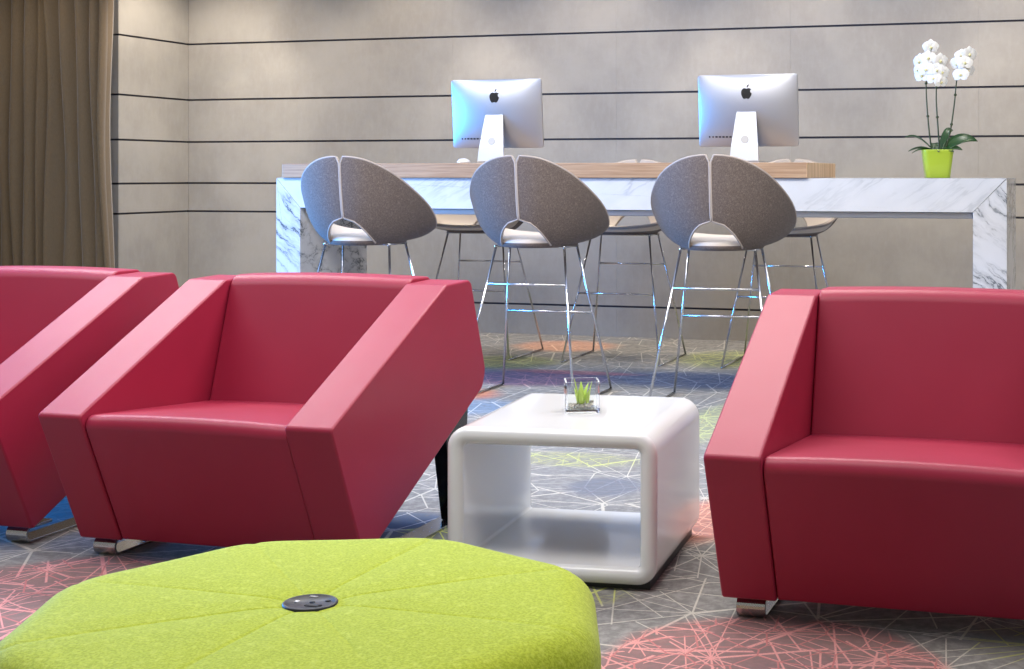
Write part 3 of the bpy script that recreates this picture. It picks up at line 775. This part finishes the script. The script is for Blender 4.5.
# ------------------------------------------------------------------ orchid
def orchid():
    t = thing('potted_orchid', 'white flowering orchid in a lime green pot on the marble counter end', 'plant', (-.775, 7.22, 1.0352))
    bm = nbm(); rings = []
    def sq(w, z, r): return [bm.verts.new((p.x, p.y, z)) for p in round_poly([(-w, -w), (w, -w), (w, w), (-w, w)], r, 5)]
    for (w, z) in ((.056, 0), (.059, .003), (.067, .07), (.0745, .132), (.0755, .138), (.074, .1395), (.070, .138), (.068, .120)): rings.append(sq(w, z, w*.38))
    n = len(rings[0])
    for i in range(len(rings)-1):
        for k in range(n): bm.faces.new((rings[i][k], rings[i][(k+1) % n], rings[i+1][(k+1) % n], rings[i+1][k]))
    bm.faces.new(rings[0]); bm.faces.new(rings[-1])
    o = link('pot', bm, M['lime_pot'], t, wn=False); o.rotation_euler = (0, 0, .20)
    bm = nbm(); lathe(bm, [(.060, .118), (.058, .126), (.03, .130), (.002, .131)], 0, 0, 24)
    link('soil', bm, M['soil'], t)
    def leaf(a, L, w, up, droop, tw=0., z=.128):
        bm = nbm(); rows = []; N = 12
        for i in range(N+1):
            s = i/N; wd = w*math.sin(PI*min(1, .10+.90*s))**.65*(1-.15*s) if s < 1 else .0008
            r = .012+L*s; zz = z+up*math.sin(s*PI*.55)*1.0-droop*s*s
            c = Vector((math.cos(a)*r, math.sin(a)*r, zz)); sdv = Vector((-math.sin(a), math.cos(a), tw)).normalized()
            rows.append([bm.verts.new(c+sdv*wd*q+Vector((0, 0, .22*wd*q*q))) for q in (-1, -.5, 0, .5, 1)])
        for i in range(N):
            for k in range(4): bm.faces.new((rows[i][k], rows[i][k+1], rows[i+1][k+1], rows[i+1][k]))
        o = link('leaf', bm, M['leaf'], t); s = o.modifiers.new('t', 'SOLIDIFY'); s.thickness = .0022
    leaf(.22, .185, .040, .085, .03, .9); leaf(-.2, .115, .026, .03, .02, .5); leaf(2.95, .155, .016, .095, .02, .5); leaf(3.25, .13, .017, .035, .03, .4)
    leaf(3.6, .12, .018, .03, .035, .3); leaf(.9, .10, .024, .12, .01, .8); leaf(4.9, .07, .02, .03, .03); leaf(1.9, .10, .022, .06, .02); leaf(5.6, .10, .018, .02, .02, .3)
    rnd = random.Random(11)
    def flower(par, c, nrm, size):
        bm = nbm(); nrm = nrm.normalized(); ux = nrm.cross(Vector((0, 0, 1))).normalized(); uz = ux.cross(nrm)*1.0
        def petal(a, L, w, cup):
            d = ux*math.cos(a)+uz*math.sin(a); sdv = nrm.cross(d).normalized(); rows = []
            for i in range(7):
                s = i/6; wd = w*math.sin(PI*min(.985, .12+.86*s))**.75
                cc = c+d*(L*s)+nrm*(cup*math.sin(s*PI)*.6-cup*.5*s*s)
                rows.append([bm.verts.new(cc+sdv*wd*q+nrm*(-.18*wd*q*q)) for q in (-1, -.4, .4, 1)])
            for i in range(6):
                for k in range(3): bm.faces.new((rows[i][k], rows[i][k+1], rows[i+1][k+1], rows[i+1][k]))
        petal(PI/2, size*.95, size*.42, .006); petal(PI/2+2.2, size*.9, size*.38, .006); petal(PI/2-2.2, size*.9, size*.38, .006)
        petal(.18, size, size*.62, .009); petal(PI-.18, size, size*.62, .009)
        o = link('flower', bm, M['petal'], par)
        n0 = len(o.data.polygons)
        bm2 = nbm(); q = bmesh.ops.create_uvsphere(bm2, u_segments=8, v_segments=6, radius=size*.17); bmesh.ops.translate(bm2, vec=c+nrm*.006-uz*size*.1, verts=bm2.verts[:])
        me = bpy.data.meshes.new('tmp'); bm2.to_mesh(me); bm2.free()
        bm3 = nbm(); bm3.from_mesh(o.data); k0 = len(bm3.faces); bm3.from_mesh(me); bm3.faces.ensure_lookup_table()
        for f in bm3.faces[k0:]: f.material_index = 1; f.smooth = True
        bm3.to_mesh(o.data); bm3.free(); bpy.data.meshes.remove(me); o.data.materials.append(M['lip'])
        return o
    def stem(p, clusters):
        bm = nbm(); P = [Vector(q) for q in p]; pts = []
        for i in range(len(P)-1):
            for k in range(6): 
                u = k/6; a = P[max(i-1, 0)]; b = P[i]; c = P[i+1]; d = P[min(i+2, len(P)-1)]
                pts.append(.5*((2*b)+(c-a)*u+(2*a-5*b+4*c-d)*u*u+(3*b-a-3*c+d)*u**3))
        pts.append(P[-1]); tube(bm, pts, [.0042-.002*i/len(pts) for i in range(len(pts))], 8)
        for i in (8, 14):
            if i < len(pts):
                q = bmesh.ops.create_uvsphere(bm, u_segments=8, v_segments=6, radius=.0075); bmesh.ops.translate(bm, vec=pts[i], verts=q['verts'])
        s = link('stem', bm, M['stem'], t)
        for (x, y, z, nx, sz) in clusters: flower(s, Vector((x, y, z)), Vector((nx, -1, rnd.uniform(-.25, .25))), sz)
    stem([(-.026, .0, .12), (-.042, .0, .25), (-.054, -.002, .42), (-.050, -.01, .55), (-.025, -.02, .64)],
         [(-.085, -.02, .575, -.6, .043), (-.072, -.03, .505, -.3, .043), (-.040, -.035, .590, .1, .043), (-.030, -.02, .645, .2, .042), (-.050, -.045, .535, -.2, .045), (-.092, -.02, .535, -.8, .036)])
    stem([(.012, .0, .12), (.004, -.01, .25), (-.004, -.015, .40), (.006, -.03, .52), (.03, -.03, .56)],
         [(.018, -.04, .575, .5, .042), (.002, -.05, .530, .1, .043), (.026, -.04, .520, .5, .042), (-.012, -.05, .490, -.2, .04), (.022, -.045, .472, .6, .038)])
    stem([(.030, .01, .12), (.060, .01, .22), (.082, .0, .36), (.098, -.01, .50), (.125, -.02, .585)],
         [(.158, -.03, .605, .5, .042), (.100, -.04, .560, -.4, .042), (.138, -.05, .562, .2, .042), (.118, -.05, .505, -.2, .043), (.150, -.03, .525, .7, .040), (.120, -.03, .600, 0., .036)])
orchid()

# ------------------------------------------------------------------ light
w = bpy.data.worlds.new('World'); sc.world = w; w.use_nodes = True
bg = w.node_tree.nodes['Background']; bg.inputs[0].default_value = (1., .97, .94, 1); bg.inputs[1].default_value = .36
def area(name, loc, rot, sx, sy, e, col):
    l = bpy.data.lights.new(name, 'AREA'); l.shape = 'RECTANGLE'; l.size = sx; l.size_y = sy; l.energy = e; l.color = col
    o = bpy.data.objects.new(name, l); C.objects.link(o); o.location = loc; o.rotation_euler = rot; o['kind'] = 'structure'; return o
def spot(name, loc, target, e, col, ang, blend, r=.05):
    l = bpy.data.lights.new(name, 'SPOT'); l.energy = e; l.color = col; l.spot_size = math.radians(ang); l.spot_blend = blend; l.shadow_soft_size = r
    o = bpy.data.objects.new(name, l); C.objects.link(o); o.location = loc
    o.rotation_euler = (Vector(target)-Vector(loc)).to_track_quat('-Z', 'Y').to_euler(); o['kind'] = 'structure'; return o
# daylight through the glazing on the left
area('window_daylight', (-7.85, 5.3, 1.02), (0, -PI/2, 0), 1.3, 2.2, 440, (.04, .34, 1.)).data.spread = math.radians(120)
# ceiling lighting of the lounge
for i, (x, y) in enumerate(((-4.2, 4.9), (-1.6, 4.9), (1.0, 4.9), (-4.2, 2.6), (-1.6, 2.6), (1.0, 2.6))):
    area('ceiling_panel_light', (x, y, 2.72), (0, 0, 0), 2.0, .9, (92 if y > 4 else 48)*(1 if x < 0 else .6), (1., .945, .88))
# wall washers
for x in (-5.75, -4.45, -3.15, -1.85, -.55, .75):
    spot('wall_washer_light', (x, 8.05, 2.74), (x, 8.85, .75), 90, (1., .87, .72), 112, .75)
spot('wall_washer_light', (-5.2, 8.3, 2.74), (-6.2, 8.5, 1.2), 80, (1., .93, .84), 80, .6)
spot('curtain_fill_spot', (-6.25, 7.0, 2.74), (-6.7, 7.9, .7), 58, (1., .9, .8), 95, .7)  # added fill without a known fixture, brightens the curtain shaded by the slab
for x in (-5.55, -3.9, -2.25, -.6, 1.05):
    spot('scallop_downlight', (x, 8.40, 2.74), (x, 8.45, 0), 62, (1., .92, .82), 72, .45)
# downlights over the counter
for x in (-4.0, -2.9, -1.8, -.7):
    spot('downlight', (x, 7.15, 2.74), (x, 7.15, 0), 40, (1., .96, .9), 75, .6)

# ------------------------------------------------------------------ camera and view
cam = bpy.data.cameras.new('Camera'); co = bpy.data.objects.new('Camera', cam); C.objects.link(co)
F = 1450.; cam.sensor_fit = 'HORIZONTAL'; cam.sensor_width = 36.; cam.lens = F/1024*36
co.location = (0, 0, 1.05); co.rotation_euler = (PI/2, 0, math.atan(F/(684+4360.)))
cam.shift_x = -172/1024; cam.shift_y = -159.5/1024; cam.clip_start = .05
sc.camera = co
sc.view_settings.view_transform = 'Standard'; sc.view_settings.look = 'None'; sc.view_settings.gamma = 1; sc.view_settings.use_curve_mapping = False
sc.view_settings.exposure = -.16
